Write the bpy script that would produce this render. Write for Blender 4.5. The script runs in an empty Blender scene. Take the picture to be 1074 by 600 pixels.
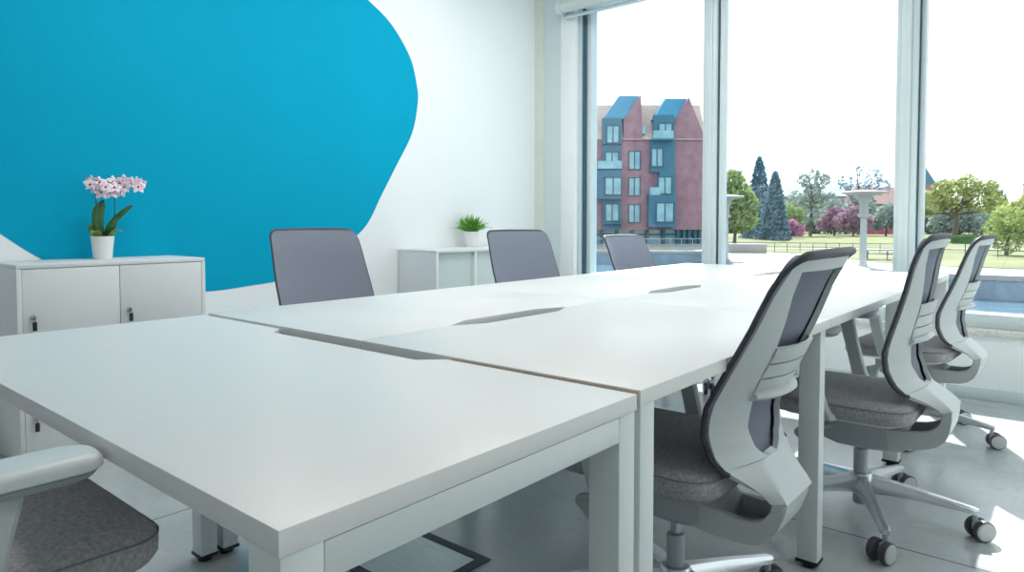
import bpy, bmesh, math, random
from mathutils import Vector, Matrix, Euler

SC = bpy.context.scene
COL = SC.collection
PI = math.pi

# ---------------------------------------------------------------- materials
def new_mat(name):
    m = bpy.data.materials.new(name)
    m.use_nodes = True
    nt = m.node_tree
    for n in list(nt.nodes):
        nt.nodes.remove(n)
    out = nt.nodes.new('ShaderNodeOutputMaterial')
    b = nt.nodes.new('ShaderNodeBsdfPrincipled')
    nt.links.new(b.outputs[0], out.inputs[0])
    return m, nt, b, out

def srgb(r, g, b):
    def f(c):
        c /= 255.0
        return c / 12.92 if c <= 0.04045 else ((c + 0.055) / 1.055) ** 2.4
    return (f(r), f(g), f(b), 1.0)

def mat(name, rgb, rough=0.5, metal=0.0, spec=0.5, var=0.0, scale=8.0, bump=0.0, bscale=200.0, stretch=None, coat=0.0):
    m, nt, b, out = new_mat(name)
    c = srgb(*rgb)
    b.inputs['Base Color'].default_value = c
    b.inputs['Roughness'].default_value = rough
    b.inputs['Metallic'].default_value = metal
    b.inputs['Specular IOR Level'].default_value = spec
    if coat:
        b.inputs['Coat Weight'].default_value = coat
        b.inputs['Coat Roughness'].default_value = 0.2
    tc = nt.nodes.new('ShaderNodeTexCoord')
    src = tc.outputs['Object']
    if stretch:
        mp = nt.nodes.new('ShaderNodeMapping')
        mp.inputs['Scale'].default_value = stretch
        nt.links.new(src, mp.inputs[0])
        src = mp.outputs[0]
    if var > 0:
        n = nt.nodes.new('ShaderNodeTexNoise')
        n.inputs['Scale'].default_value = scale
        n.inputs['Detail'].default_value = 5
        nt.links.new(src, n.inputs['Vector'])
        r = nt.nodes.new('ShaderNodeValToRGB')
        r.color_ramp.elements[0].position = 0.3
        r.color_ramp.elements[1].position = 0.7
        r.color_ramp.elements[0].color = [max(0, x * (1 - var)) for x in c[:3]] + [1]
        r.color_ramp.elements[1].color = [min(1, x * (1 + var)) for x in c[:3]] + [1]
        nt.links.new(n.outputs['Fac'], r.inputs['Fac'])
        nt.links.new(r.outputs['Color'], b.inputs['Base Color'])
    if bump > 0:
        n2 = nt.nodes.new('ShaderNodeTexNoise')
        n2.inputs['Scale'].default_value = bscale
        n2.inputs['Detail'].default_value = 3
        nt.links.new(src, n2.inputs['Vector'])
        bp = nt.nodes.new('ShaderNodeBump')
        bp.inputs['Strength'].default_value = bump
        bp.inputs['Distance'].default_value = 0.002
        nt.links.new(n2.outputs['Fac'], bp.inputs['Height'])
        nt.links.new(bp.outputs['Normal'], b.inputs['Normal'])
    return m

def glass_mat(name, tint, refl=0.06):
    m, nt, b, out = new_mat(name)
    nt.nodes.remove(b)
    tr = nt.nodes.new('ShaderNodeBsdfTransparent')
    tr.inputs[0].default_value = tint
    gl = nt.nodes.new('ShaderNodeBsdfGlossy')
    gl.inputs['Roughness'].default_value = 0.02
    gl.inputs['Color'].default_value = (1, 1, 1, 1)
    fr = nt.nodes.new('ShaderNodeLayerWeight')
    fr.inputs['Blend'].default_value = 0.5
    pw_ = nt.nodes.new('ShaderNodeMath'); pw_.operation = 'POWER'; pw_.inputs[1].default_value = 5.0
    ma = nt.nodes.new('ShaderNodeMath'); ma.operation = 'MULTIPLY_ADD'; ma.inputs[1].default_value = 0.6; ma.inputs[2].default_value = 0.03
    nt.links.new(fr.outputs['Facing'], pw_.inputs[0]); nt.links.new(pw_.outputs[0], ma.inputs[0])
    mx = nt.nodes.new('ShaderNodeMixShader')
    nt.links.new(ma.outputs[0], mx.inputs[0])
    nt.links.new(tr.outputs[0], mx.inputs[1])
    nt.links.new(gl.outputs[0], mx.inputs[2])
    nt.links.new(mx.outputs[0], out.inputs[0])
    return m

M = {}
M['wall'] = mat('wall_paint', (238, 241, 242), 0.75, spec=0.25, var=0.012, scale=2.5, bump=0.05, bscale=120)
M['teal'] = mat('teal_paint', (0, 160, 196), 0.7, spec=0.1, var=0.02, scale=2.0, bump=0.05, bscale=120)
M['pier'] = mat('pier_paint', (214, 222, 214), 0.7, spec=0.25, var=0.05, scale=5.0)
M['ceil'] = mat('ceiling_paint', (236, 236, 232), 0.8, spec=0.2, var=0.01, scale=3)
M['frame'] = mat('window_frame_metal', (205, 216, 218), 0.4, spec=0.5, var=0.02, scale=6)
M['gasket'] = mat('gasket_rubber', (62, 96, 112), 0.5, var=0.05, scale=20)
M['sill'] = mat('sill_stone', (206, 206, 200), 0.55, var=0.18, scale=70)
M['top'] = mat('desk_laminate', (226, 226, 224), 0.36, spec=0.45, var=0.006, scale=30, bump=0.015, bscale=500)
M['raw'] = mat('chipboard_edge', (206, 188, 172), 0.7, var=0.15, scale=180)
M['steel_white'] = mat('white_powder_coat', (222, 227, 227), 0.4, spec=0.5, var=0.01, scale=40)
M['black'] = mat('black_plastic', (26, 27, 30), 0.5, var=0.1, scale=30)
M['tray'] = mat('cable_tray_metal', (120, 128, 128), 0.5, var=0.04, scale=14)
M['cab'] = mat('cabinet_melamine', (222, 224, 225), 0.5, spec=0.4, var=0.01, scale=12)
M['shelfback'] = mat('shelf_back_board', (196, 208, 206), 0.55, var=0.015, scale=9)
M['chrome'] = mat('chrome', (200, 202, 206), 0.16, metal=1.0, var=0.02, scale=20)
M['shell'] = mat('light_grey_plastic', (200, 205, 205), 0.42, spec=0.45, var=0.012, scale=40, bump=0.03, bscale=600)
M['plastic_mid'] = mat('mid_grey_plastic', (176, 181, 184), 0.45, spec=0.45, var=0.015, scale=40)
M['mesh'] = mat('woven_back_mesh', (126, 132, 146), 0.8, spec=0.2, var=0.08, scale=260, bump=0.25, bscale=500)
M['rim'] = mat('dark_rim_trim', (62, 62, 74), 0.55, var=0.05, scale=60)
M['seat'] = mat('seat_fabric', (166, 164, 164), 0.9, spec=0.15, var=0.25, scale=150, bump=0.35, bscale=350)
M['alu'] = mat('polished_aluminium', (205, 208, 212), 0.25, metal=0.85, var=0.02, scale=20)
M['wheel'] = mat('caster_tread', (70, 72, 78), 0.5, var=0.05, scale=30)
M['wheelcap'] = mat('caster_cap', (192, 195, 194), 0.4, var=0.02, scale=30)
M['pot'] = mat('white_ceramic', (240, 240, 236), 0.3, spec=0.5, var=0.01, scale=20)
M['soil'] = mat('bark_soil', (92, 78, 62), 0.9, var=0.3, scale=60)
M['orchid_leaf'] = mat('orchid_leaf', (44, 92, 44), 0.4, var=0.25, scale=18)
M['orchid_leaf2'] = mat('orchid_leaf_pale', (116, 142, 60), 0.45, var=0.25, scale=18)
M['stem'] = mat('plant_stem', (52, 74, 40), 0.5, var=0.2, scale=30)
M['grass_leaf'] = mat('green_leaf', (112, 172, 74), 0.5, var=0.35, scale=40)
M['petal_c'] = mat('orchid_lip', (170, 60, 120), 0.5, var=0.2, scale=60)
M['blind'] = mat('blind_fabric', (206, 214, 212), 0.7, var=0.02, scale=20)
M['floorplate'] = mat('brushed_steel', (226, 232, 230), 0.4, metal=0.25, var=0.12, scale=14, stretch=(1, 14, 1))
M['floorframe'] = mat('floor_box_frame', (72, 78, 82), 0.6, var=0.1, scale=20)
M['fillglow'], nt_, b_, o_ = new_mat('fill_lamp_diffuser')  # glowing cover of the added fill lamps
b_.inputs['Emission Color'].default_value = (1, 0.98, 0.95, 1)
b_.inputs['Emission Strength'].default_value = 1.5
M['glass'] = glass_mat('window_glass', (0.965, 0.99, 0.995, 1))
M['glass_blue'] = glass_mat('window_glass_blue', (0.93, 0.98, 0.995, 1))

# petals: white with magenta flecks
m, nt, b, out = new_mat('orchid_petal')
tc = nt.nodes.new('ShaderNodeTexCoord'); n = nt.nodes.new('ShaderNodeTexNoise')
n.inputs['Scale'].default_value = 95; n.inputs['Detail'].default_value = 2
r = nt.nodes.new('ShaderNodeValToRGB')
r.color_ramp.elements[0].position = 0.50; r.color_ramp.elements[0].color = srgb(246, 236, 242)
r.color_ramp.elements[1].position = 0.68; r.color_ramp.elements[1].color = srgb(196, 120, 166)
nt.links.new(tc.outputs['Object'], n.inputs['Vector']); nt.links.new(n.outputs['Fac'], r.inputs['Fac'])
nt.links.new(r.outputs['Color'], b.inputs['Base Color']); b.inputs['Roughness'].default_value = 0.55
M['petal'] = m

# polished concrete floor: soft clouds, fine saw-cut joints
def floor_mat():
    m, nt, b, out = new_mat('polished_concrete')
    tc = nt.nodes.new('ShaderNodeTexCoord')
    n1 = nt.nodes.new('ShaderNodeTexNoise'); n1.inputs['Scale'].default_value = 1.6; n1.inputs['Detail'].default_value = 7; n1.inputs['Roughness'].default_value = 0.6
    n2 = nt.nodes.new('ShaderNodeTexNoise'); n2.inputs['Scale'].default_value = 45; n2.inputs['Detail'].default_value = 4
    nt.links.new(tc.outputs['Object'], n1.inputs['Vector']); nt.links.new(tc.outputs['Object'], n2.inputs['Vector'])
    r = nt.nodes.new('ShaderNodeValToRGB')
    r.color_ramp.elements[0].position = 0.28; r.color_ramp.elements[0].color = srgb(160, 167, 169)
    r.color_ramp.elements[1].position = 0.72; r.color_ramp.elements[1].color = srgb(194, 199, 199)
    mx = nt.nodes.new('ShaderNodeMix'); mx.data_type = 'RGBA'; mx.blend_type = 'OVERLAY'
    mx.inputs[0].default_value = 0.18
    nt.links.new(n1.outputs['Fac'], r.inputs['Fac'])
    nt.links.new(r.outputs['Color'], mx.inputs[6]); nt.links.new(n2.outputs['Color'], mx.inputs[7])
    # joints every 3 m in X and Y (offset)
    sx = nt.nodes.new('ShaderNodeSeparateXYZ'); nt.links.new(tc.outputs['Object'], sx.inputs[0])
    def joint(sock, off, period):
        a = nt.nodes.new('ShaderNodeMath'); a.operation = 'SUBTRACT'; nt.links.new(sock, a.inputs[0]); a.inputs[1].default_value = off
        w = nt.nodes.new('ShaderNodeMath'); w.operation = 'PINGPONG'; nt.links.new(a.outputs[0], w.inputs[0]); w.inputs[1].default_value = period / 2
        c = nt.nodes.new('ShaderNodeMath'); c.operation = 'LESS_THAN'; nt.links.new(w.outputs[0], c.inputs[0]); c.inputs[1].default_value = 0.0035
        return c.outputs[0]
    jx = joint(sx.outputs['X'], -1.9, 3.0); jy = joint(sx.outputs['Y'], 1.43, 3.0)
    ad = nt.nodes.new('ShaderNodeMath'); ad.operation = 'MAXIMUM'; nt.links.new(jx, ad.inputs[0]); nt.links.new(jy, ad.inputs[1])
    m2 = nt.nodes.new('ShaderNodeMix'); m2.data_type = 'RGBA'
    nt.links.new(ad.outputs[0], m2.inputs[0]); nt.links.new(mx.outputs[2], m2.inputs[6]); m2.inputs[7].default_value = srgb(92, 100, 104)
    nt.links.new(m2.outputs[2], b.inputs['Base Color'])
    rr = nt.nodes.new('ShaderNodeMapRange'); nt.links.new(n1.outputs['Fac'], rr.inputs[0]); rr.inputs[3].default_value = 0.12; rr.inputs[4].default_value = 0.28
    nt.links.new(rr.outputs[0], b.inputs['Roughness'])
    b.inputs['Specular IOR Level'].default_value = 0.5
    return m
M['floor'] = floor_mat()

# ---------------------------------------------------------------- mesh helpers
class MB:
    def __init__(s):
        s.bm = bmesh.new()
    def _add(s, other):
        me = bpy.data.meshes.new('tmp'); other.to_mesh(me); other.free(); s.bm.from_mesh(me); bpy.data.meshes.remove(me)
        return s
    def box(s, x0, x1, y0, y1, z0, z1, bev=0.0, seg=2, mtx=None):
        b = bmesh.new()
        bmesh.ops.create_cube(b, size=1)
        for v in b.verts:
            v.co = Vector(((x0 + x1) / 2 + v.co.x * (x1 - x0), (y0 + y1) / 2 + v.co.y * (y1 - y0), (z0 + z1) / 2 + v.co.z * (z1 - z0)))
        if bev > 0:
            bmesh.ops.bevel(b, geom=b.edges[:], offset=bev, segments=seg, profile=0.5, affect='EDGES')
        if mtx is not None:
            bmesh.ops.transform(b, matrix=mtx, verts=b.verts[:])
        return s._add(b)
    def cyl(s, p0, p1, r0, r1=None, n=20, cap=True, bev=0.0):
        r1 = r0 if r1 is None else r1
        p0 = Vector(p0); p1 = Vector(p1); d = p1 - p0
        b = bmesh.new()
        bmesh.ops.create_cone(b, cap_ends=cap, segments=n, radius1=r0, radius2=r1, depth=d.length)
        if bev > 0:
            es = [e for e in b.edges if len(e.link_faces) == 2 and any(len(f.verts) > 4 for f in e.link_faces)]
            bmesh.ops.bevel(b, geom=es, offset=bev, segments=2, profile=0.5, affect='EDGES')
        q = Vector((0, 0, 1)).rotation_difference(d.normalized()).to_matrix().to_4x4()
        bmesh.ops.transform(b, matrix=Matrix.Translation((p0 + p1) / 2) @ q, verts=b.verts[:])
        return s._add(b)
    def lathe(s, prof, c=(0, 0, 0), n=32):
        b = bmesh.new(); rings = []
        for r, z in prof:
            rings.append([b.verts.new((c[0] + r * math.cos(2 * PI * i / n), c[1] + r * math.sin(2 * PI * i / n), c[2] + z)) for i in range(n)] if r > 1e-6 else [b.verts.new((c[0], c[1], c[2] + z))])
        for A, B in zip(rings[:-1], rings[1:]):
            for i in range(n):
                j = (i + 1) % n
                if len(A) == 1 and len(B) == 1: continue
                if len(A) == 1: b.faces.new((A[0], B[i], B[j]))
                elif len(B) == 1: b.faces.new((A[i], A[j], B[0]))
                else: b.faces.new((A[i], A[j], B[j], B[i]))
        bmesh.ops.recalc_face_normals(b, faces=b.faces[:])
        return s._add(b)
    def grid(s, rows, closed_u=False, closed_v=False, thick=0.0):
        """rows: list of lists of points (None skips faces touching it)"""
        b = bmesh.new(); V = [[(b.verts.new(p) if p is not None else None) for p in row] for row in rows]
        nr = len(rows); nc = len(rows[0])
        for i in range(nr if closed_v else nr - 1):
            for j in range(nc if closed_u else nc - 1):
                q = (V[i][j], V[i][(j + 1) % nc], V[(i + 1) % nr][(j + 1) % nc], V[(i + 1) % nr][j])
                if all(q):
                    b.faces.new(q)
        bmesh.ops.recalc_face_normals(b, faces=b.faces[:])
        if thick:
            bmesh.ops.solidify(b, geom=b.faces[:], thickness=thick)
        return s._add(b)
    def sweep(s, secs, cap=True):
        """secs: list of closed rings (lists of points, same count)"""
        b = bmesh.new(); V = [[b.verts.new(p) for p in r] for r in secs]; n = len(secs[0])
        for A, B in zip(V[:-1], V[1:]):
            for i in range(n):
                b.faces.new((A[i], A[(i + 1) % n], B[(i + 1) % n], B[i]))
        if cap:
            b.faces.new(V[0]); b.faces.new(V[-1])
        bmesh.ops.recalc_face_normals(b, faces=b.faces[:])
        return s._add(b)
    def tube(s, pts, r, n=10):
        pts = [Vector(p) for p in pts]; rs = r if isinstance(r, (list, tuple)) else [r] * len(pts)
        rings = []; up = Vector((0, 0, 1))
        prev = None
        for i, p in enumerate(pts):
            t = (pts[min(i + 1, len(pts) - 1)] - pts[max(i - 1, 0)]).normalized()
            if prev is None:
                a = t.cross(up)
                if a.length < 1e-3: a = t.cross(Vector((1, 0, 0)))
                a.normalize()
            else:
                a = (prev - t * prev.dot(t)).normalized()
            prev = a; c = t.cross(a)
            rings.append([p + (a * math.cos(2 * PI * k / n) + c * math.sin(2 * PI * k / n)) * rs[i] for k in range(n)])
        return s.sweep(rings)
    def prism(s, poly, z0, z1, bev=0.0):
        b = bmesh.new()
        vs = [b.verts.new((x, y, z0)) for x, y in poly]
        f = b.faces.new(vs)
        r = bmesh.ops.extrude_face_region(b, geom=[f])
        for v in r['geom']:
            if isinstance(v, bmesh.types.BMVert): v.co.z = z1
        bmesh.ops.recalc_face_normals(b, faces=b.faces[:])
        if bev > 0:
            es = [e for e in b.edges if abs(e.verts[0].co.z - e.verts[1].co.z) < 1e-6]
            bmesh.ops.bevel(b, geom=es, offset=bev, segments=2, profile=0.5, affect='EDGES')
        return s._add(b)
    def poly(s, pts):
        b = bmesh.new(); b.faces.new([b.verts.new(p) for p in pts]); return s._add(b)
    def xf(s, mtx):
        bmesh.ops.transform(s.bm, matrix=mtx, verts=s.bm.verts[:]); return s
    def build(s, name, material, parent=None, loc=(0, 0, 0), rot=(0, 0, 0), smooth=35):
        me = bpy.data.meshes.new(name); s.bm.to_mesh(me); s.bm.free()
        for mm in (material if isinstance(material, (list, tuple)) else [material]):
            me.materials.append(mm)
        if smooth:
            me.polygons.foreach_set('use_smooth', [True] * len(me.polygons))
            me.set_sharp_from_angle(angle=math.radians(smooth))
        o = bpy.data.objects.new(name, me); COL.objects.link(o)
        o.location = loc; o.rotation_euler = rot
        if parent is not None: o.parent = parent
        return o

def tag(o, label=None, cat=None, group=None, kind=None):
    if label: o['label'] = label
    if cat: o['category'] = cat
    if group: o['group'] = group
    if kind: o['kind'] = kind
    return o
def empty(name, loc=(0, 0, 0), rz=0.0):
    o = bpy.data.objects.new(name, None); o.empty_display_size = 0.1
    COL.objects.link(o); o.location = loc; o.rotation_euler = (0, 0, rz); return o
def copy_tree(o, parent=None):
    c = o.copy(); COL.objects.link(c)
    if parent is not None: c.parent = parent
    for ch in list(o.children): copy_tree(ch, c)
    return c
def struct(o, label, cat):
    return tag(o, label, cat, kind='structure')
def lerp(tab, x):
    if x <= tab[0][0]: return tab[0][1]
    for (a, u), (b, v) in zip(tab[:-1], tab[1:]):
        if x <= b: return u + (v - u) * (x - a) / (b - a)
    return tab[-1][1]
def smoothpts(pts, n):
    """Catmull-Rom through points"""
    P = [Vector(p) for p in pts]; out = []
    for i in range(len(P) - 1):
        p0 = P[max(i - 1, 0)]; p1 = P[i]; p2 = P[i + 1]; p3 = P[min(i + 2, len(P) - 1)]
        for k in range(n):
            t = k / n
            out.append(0.5 * ((2 * p1) + (p2 - p0) * t + (2 * p0 - 5 * p1 + 4 * p2 - p3) * t * t + (3 * p1 - p0 - 3 * p2 + p3) * t ** 3))
    out.append(P[-1]); return out

# ---------------------------------------------------------------- camera
CAM = (0.57706, -1.01738, 1.04219); YAW = 0.699067; PITCH = 0.037062; F = 720.57; PY = 258.64
cd = bpy.data.cameras.new('camera'); co = bpy.data.objects.new('camera', cd); COL.objects.link(co)
cd.sensor_fit = 'HORIZONTAL'; cd.sensor_width = 36.0; cd.lens = F / 1074 * 36.0
cd.shift_y = -(300 - PY) / 1074; cd.clip_start = 0.02; cd.clip_end = 3000
co.location = CAM; co.rotation_euler = (PI / 2 - PITCH, 0, YAW)
SC.camera = co

# ---------------------------------------------------------------- room shell
XL, XR, YB, YW, ZC = -3.2, 4.6, -4.6, 3.80, 3.30
WX0 = -2.93            # window opening start
WZ0, WZ1 = 0.41, 2.90
WT = 0.16              # wall thickness of window wall
o = MB().box(XL - .3, XR + .3, YB - .3, YW + .4, -.2, 0).build('floor', M['floor']); struct(o, 'polished grey concrete floor of the office', 'floor')
o = MB().box(XL - .3, XR + .3, YB - .3, YW + .4, ZC, ZC + .2).build('ceiling', M['ceil']); struct(o, 'white office ceiling', 'ceiling')
o = MB().box(XL - .3, XL, YB - .3, YW + .4, 0, ZC).build('wall_left', M['wall']); struct(o, 'white side wall carrying the blue painted shape', 'wall')
o = MB().box(XR, XR + .3, YB - .3, YW + .4, 0, ZC).build('wall_right', M['wall']); struct(o, 'white wall on the right side', 'wall')
o = MB().box(XL, XR, YB - .3, YB, 0, ZC).build('wall_back', M['wall']); struct(o, 'white wall behind the viewer', 'wall')
# window wall: pier, low wall under the glass, lintel
w = MB()
w.box(XL, WX0, YW, YW + .4, 0, ZC)
w.box(WX0, XR, YW, YW + .30, 0, WZ0 - .035)
w.box(WX0, XR, YW, YW + .4, WZ1, ZC)
o = w.build('wall_front', M['wall']); struct(o, 'white window wall with low parapet under the glass', 'wall')
o = MB().box(XL, XL + .10, YW - .012, YW, 0, ZC).build('trim_1', M['pier']); struct(o, 'grey green corner strip between side wall and window', 'trim')
o = MB().box(XL + .10, WX0, YW - .006, YW, 0, ZC).build('trim_2', M['frame']); struct(o, 'pale grey pier panel beside the window', 'trim')
b = MB(); b.box(XL, XR, YW - .02, YW, 0, .07, .004)
o = b.build('baseboard_front', M['frame']); struct(o, 'grey baseboard under the window wall', 'baseboard')
o = MB().box(XL, XL + .012, YB, YW - .02, 0, .06, .003).build('baseboard_left', M['cab']); struct(o, 'white baseboard along the side wall', 'baseboard')
o = MB().box(WX0, XR, YW - .02, YW + .16, WZ0 - .035, WZ0, .004).build('trim_3', M['sill']); struct(o, 'speckled stone window sill', 'sill')
# brick reveal outside left of the glass
# blue painted blob on the left wall (y,z outline)
blob = [(1.961, 2.538), (2.159, 2.422), (2.334, 2.222), (2.400, 2.02), (2.405, 1.9), (2.348, 1.677), (2.194, 1.427), (2.063, 1.221), (1.938, 1.022), (1.779, .896), (1.592, .796), (1.315, .69), (1.065, .661), (.809, .648), (.45, .67), (.2, .755), (.017, .872), (-.128, .986), (-.5, 1.30), (-1.1, 1.56), (-1.9, 1.7), (-2.5, 2.1), (-2.3, 2.7), (-1.5, 3.05), (-.4, 3.15), (.7, 3.1), (1.5, 2.9)]
bp = smoothpts([(XL + .0015, y, z) for y, z in blob + [blob[0]]], 5)[:-1]
b = MB(); bm2 = bmesh.new(); f = bm2.faces.new([bm2.verts.new(p) for p in bp])
r_ = bmesh.ops.extrude_face_region(bm2, geom=[f])
for v in r_['geom']:
    if isinstance(v, bmesh.types.BMVert): v.co.x -= .0012
bmesh.ops.recalc_face_normals(bm2, faces=bm2.faces[:]); b._add(bm2)
o = b.build('painted_shape', M['teal'], smooth=0); struct(o, 'large teal blue rounded shape painted on the white wall', 'wall paint')

# windows: panes between mullions
FY = YW + .10
mull = [(-1.592, 0.11), (-0.300, 0.13), (0.98, 0.13), (2.26, 0.13), (3.54, .13)]
edges = [WX0] + [m_[0] for m_ in mull] + [XR]
for i, (mx_, mw) in enumerate(mull):
    b = MB()
    hw_ = mw * .36
    b.box(mx_ - hw_, mx_ + hw_, FY - .05, FY + .09, WZ0, WZ1, .004)
    b.box(mx_ - .012, mx_ + .012, FY - .062, FY - .05, WZ0, WZ1, .003)
    o = b.build('trim_%d' % (4 + i), M['frame']); struct(o, ['pale metal mullion standing between left and middle panes', 'pale metal mullion standing between middle and right panes', 'metal mullion right of the right pane', 'metal mullion further along the window wall', 'last metal mullion of the window wall'][i], 'mullion')
    g = MB().box(mx_ + hw_, mx_ + hw_ + .008, FY - .02, FY + .085, WZ0 + .06, WZ1 - .06).build('gasket', M['gasket'], o)
for i in range(len(edges) - 1):
    x0 = edges[i] + (0.0 if i == 0 else .05); x1 = edges[i + 1] - (.05 if i < len(edges) - 2 else 0)
    b = MB()
    jl = .0
    if i == 0:
        # deep stepped jamb at the corner: reveal, frame post, gasket, outer post
        MB().box(x0, x0 + .145, FY - .10, FY + .04, WZ0, WZ1, .003).build('trim_9', M['wall'])  # wall white on this post stands in for reflected window light
        struct(bpy.data.objects['trim_9'], 'jamb post beside the left window pane, whitened to look lit', 'trim')
        b.box(x0 + .145, x0 + .175, FY - .05, FY + .07, WZ0, WZ1, .003)
        b.box(x0 + .205, x0 + .245, FY + .0, FY + .10, WZ0, WZ1, .003)
        jl = .205
    else:
        b.box(x0, x0 + .03, FY - .01, FY + .07, WZ0, WZ1, .003)
    b.box(x1 - .03, x1, FY - .01, FY + .07, WZ0, WZ1, .003)
    b.box(x0 + jl, x1, FY - .04, FY + .07, WZ0, WZ0 + .085, .004)
    b.box(x0 + jl, x1, FY - .04, FY + .07, WZ1 - .07, WZ1, .004)
    wd = b.build('window_%d' % (i + 1), M['frame'])
    struct(wd, ['left window pane frame with brick houses outside', 'middle window pane frame with park outside', 'right window pane frame with canal outside', 'window pane frame out of view to the right', 'window pane frame further out of view', 'last window pane frame out of view'][i], 'window')
    if i == 0:
        MB().box(x0 + .175, x0 + .205, FY - .02, FY + .08, WZ0 + .02, WZ1 - .05).build('gasket', M['gasket'], wd)
    MB().box(x0 + jl, x1, FY + .045, FY + .053, WZ0 + .05, WZ1 - .05).build('glass', M['glass_blue'] if i == 0 else M['glass'], wd, smooth=0)

# roller blind cassette
rb = empty('roller_blind', (WX0, YW - .10, 2.83))
tag(rb, 'rolled-up pale grey roller blind mounted above the window', 'blind')
MB().cyl((.07, 0, 0), (7.3, 0, 0), .052, n=28, bev=.004).build('roll', M['blind'], rb)
b = MB(); b.box(.045, .07, -.05, .10, -.06, .06, .012); b.cyl((.05, 0, 0), (.095, 0, 0), .06, n=24, bev=.006); b.build('bracket', M['frame'], rb)
MB().box(.08, 7.3, .052, .075, -.085, -.055, .006).build('bottom_bar', M['frame'], rb)

# fill lamps added on the unseen ceiling to brighten the room
LI = 0
for (lx, ly) in [(-1.6, -2.6), (-1.6, .4), (-1.6, 2.2), (1.9, -2.6), (1.9, .4), (1.9, 2.2)]:
    r0 = empty('added_fill_lamp', (lx, ly, ZC)); tag(r0, 'square white fill lamp panel added on the ceiling', 'lamp', 'fill lamps added above the office')
    MB().box(-.62, .62, -.32, .32, -.06, 0, .01).build('housing', M['steel_white'], r0)
    MB().box(-.58, .58, -.28, .28, -.065, -.058).build('diffuser', M['fillglow'], r0)
    l = bpy.data.lights.new('fill_light', 'AREA'); l.shape = 'RECTANGLE'; l.size = 1.1; l.size_y = .5; l.energy = 3 if ly < 0 else ((30 if ly > 1 else 26) if lx < 0 else 9); l.color = (1, .975, .94)
    lo = bpy.data.objects.new('fill_light', l); COL.objects.link(lo); lo.location = (lx, ly, ZC - .075)

# floor box under the desks
fb = empty('floor_box', (-.97, .37, 0)); tag(fb, 'square steel floor box lid with dark frame under the desks', 'floor box')
b = MB(); t = .034
b.box(-.16, .16, .16 - t, .16, 0, .004); b.box(-.16, .16, -.16, -.16 + t, 0, .004); b.box(-.16, -.16 + t, -.16 + t, .16 - t, 0, .004); b.box(.16 - t, .16, -.16 + t, .16 - t, 0, .004)
b.build('frame', M['floorframe'], fb)
MB().box(-.16 + t, .16 - t, -.16 + t, .16 - t, 0, .003).build('lid', M['floorplate'], fb)

# ---------------------------------------------------------------- desks
DT, TH = .755, .028
W_ = 1.5232; PITCHD = 1.1273
def leg_foot(parent, x0, x1, y0, y1, mt):
    l = MB().box(x0, x1, y0, y1, .022, DT - TH, .003).build('leg', mt, parent)
    b = MB(); b.box(x0 - .003, x1 + .003, y0 - .003, y1 + .003, .014, .024, .002); b.cyl(((x0 + x1) / 2, (y0 + y1) / 2, 0), ((x0 + x1) / 2, (y0 + y1) / 2, .016), .021, n=16)
    b.build('foot', M['black'], l)
# single desk across the end
da = empty('single_desk', (0, 0, 0)); tag(da, 'white single desk set crosswise at the near end of the bench', 'desk')
AY0, AY1 = -.672, -.004
polyA = [(-W_, AY0), (0, AY0), (0, AY1), (-.455, AY1), (-.50, AY1 - .045), (-1.055, AY1 - .045), (-1.10, AY1), (-W_, AY1)]
MB().prism(polyA, DT - TH - .004, DT - .004, .0018).build('tabletop', M['top'], da)
for xa, xb in ((-.062, -.002), (-W_ + .002, -W_ + .062)):
    leg_foot(da, xa, xb, AY0 + .002, AY0 + .052, M['steel_white']); leg_foot(da, xa, xb, AY1 - .052, AY1 - .002, M['steel_white'])
    MB().box(xa, xb, AY0 + .052, AY1 - .052, .680, DT - TH - .005, .002).build('crossbar', M['steel_white'], da)
MB().box(-W_ + .062, -.062, -.40, -.34, .68, DT - TH - .005, .002).build('beam', M['steel_white'], da)
MB().box(-1.12, -.44, -.16, -.055, .615, .675, .004).build('cable_tray', M['tray'], da)
# bench: three pairs of tops on shared legs
db = empty('bench_desk', (0, 0, 0)); tag(db, 'long white six place bench desk running to the window', 'desk')
CX = -W_ / 2
for k in range(3):
    y0 = .008 + PITCHD * k if k == 0 else PITCHD * k + .0015; y1 = PITCHD * (k + 1) - .0015
    if k == 2: y1 = 3.3464
    a, c_ = y0 + .30, y0 + .84
    a, c_ = [(.312, .852), (1.416, 1.90), (2.55, 3.03)][k]
    nd = .044
    pr_ = [(CX + .0015, y0), (0, y0), (0, y1), (CX + .0015, y1), (CX + .0015, c_), (CX + nd, c_ - .10), (CX + nd, a + .10), (CX + .0015, a)]
    pl_ = [(2 * CX - x, y) for x, y in pr_][::-1]
    tr_ = MB().prism(pr_, DT - TH, DT, .0018).build('tabletop', M['top'], db)
    tl_ = MB().prism(pl_, DT - TH, DT, .0018).build('tabletop', M['top'], db)
    if k == 0:
        MB().box(-.452, -.004, y0 - .0012, y0 + .001, DT - TH + .003, DT - .0022).build('raw_edge', M['raw'], tr_)
    MB().box(CX - .10, CX + .10, a - .05, c_ + .05, .50, .56, .004).build('cable_tray', M['tray'], db)
for k, (ya, yb) in enumerate([(.012, .062), (1.102, 1.152), (2.229, 2.279), (3.292, 3.342)]):
    for xa, xb in ((-.062, -.002), (-W_ + .002, -W_ + .062)):
        if k in (1, 2):
            xa, xb = (xa - .018, xb - .018) if xa > -1 else (xa + .018, xb + .018)
        leg_foot(db, xa, xb, ya, yb, M['steel_white'])
    MB().box(-W_ + .062 + (.018 if k in (1, 2) else 0), -.062 - (.018 if k in (1, 2) else 0), ya, yb, .690, DT - TH - .001, .002).build('crossbar', M['steel_white'], db)
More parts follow.
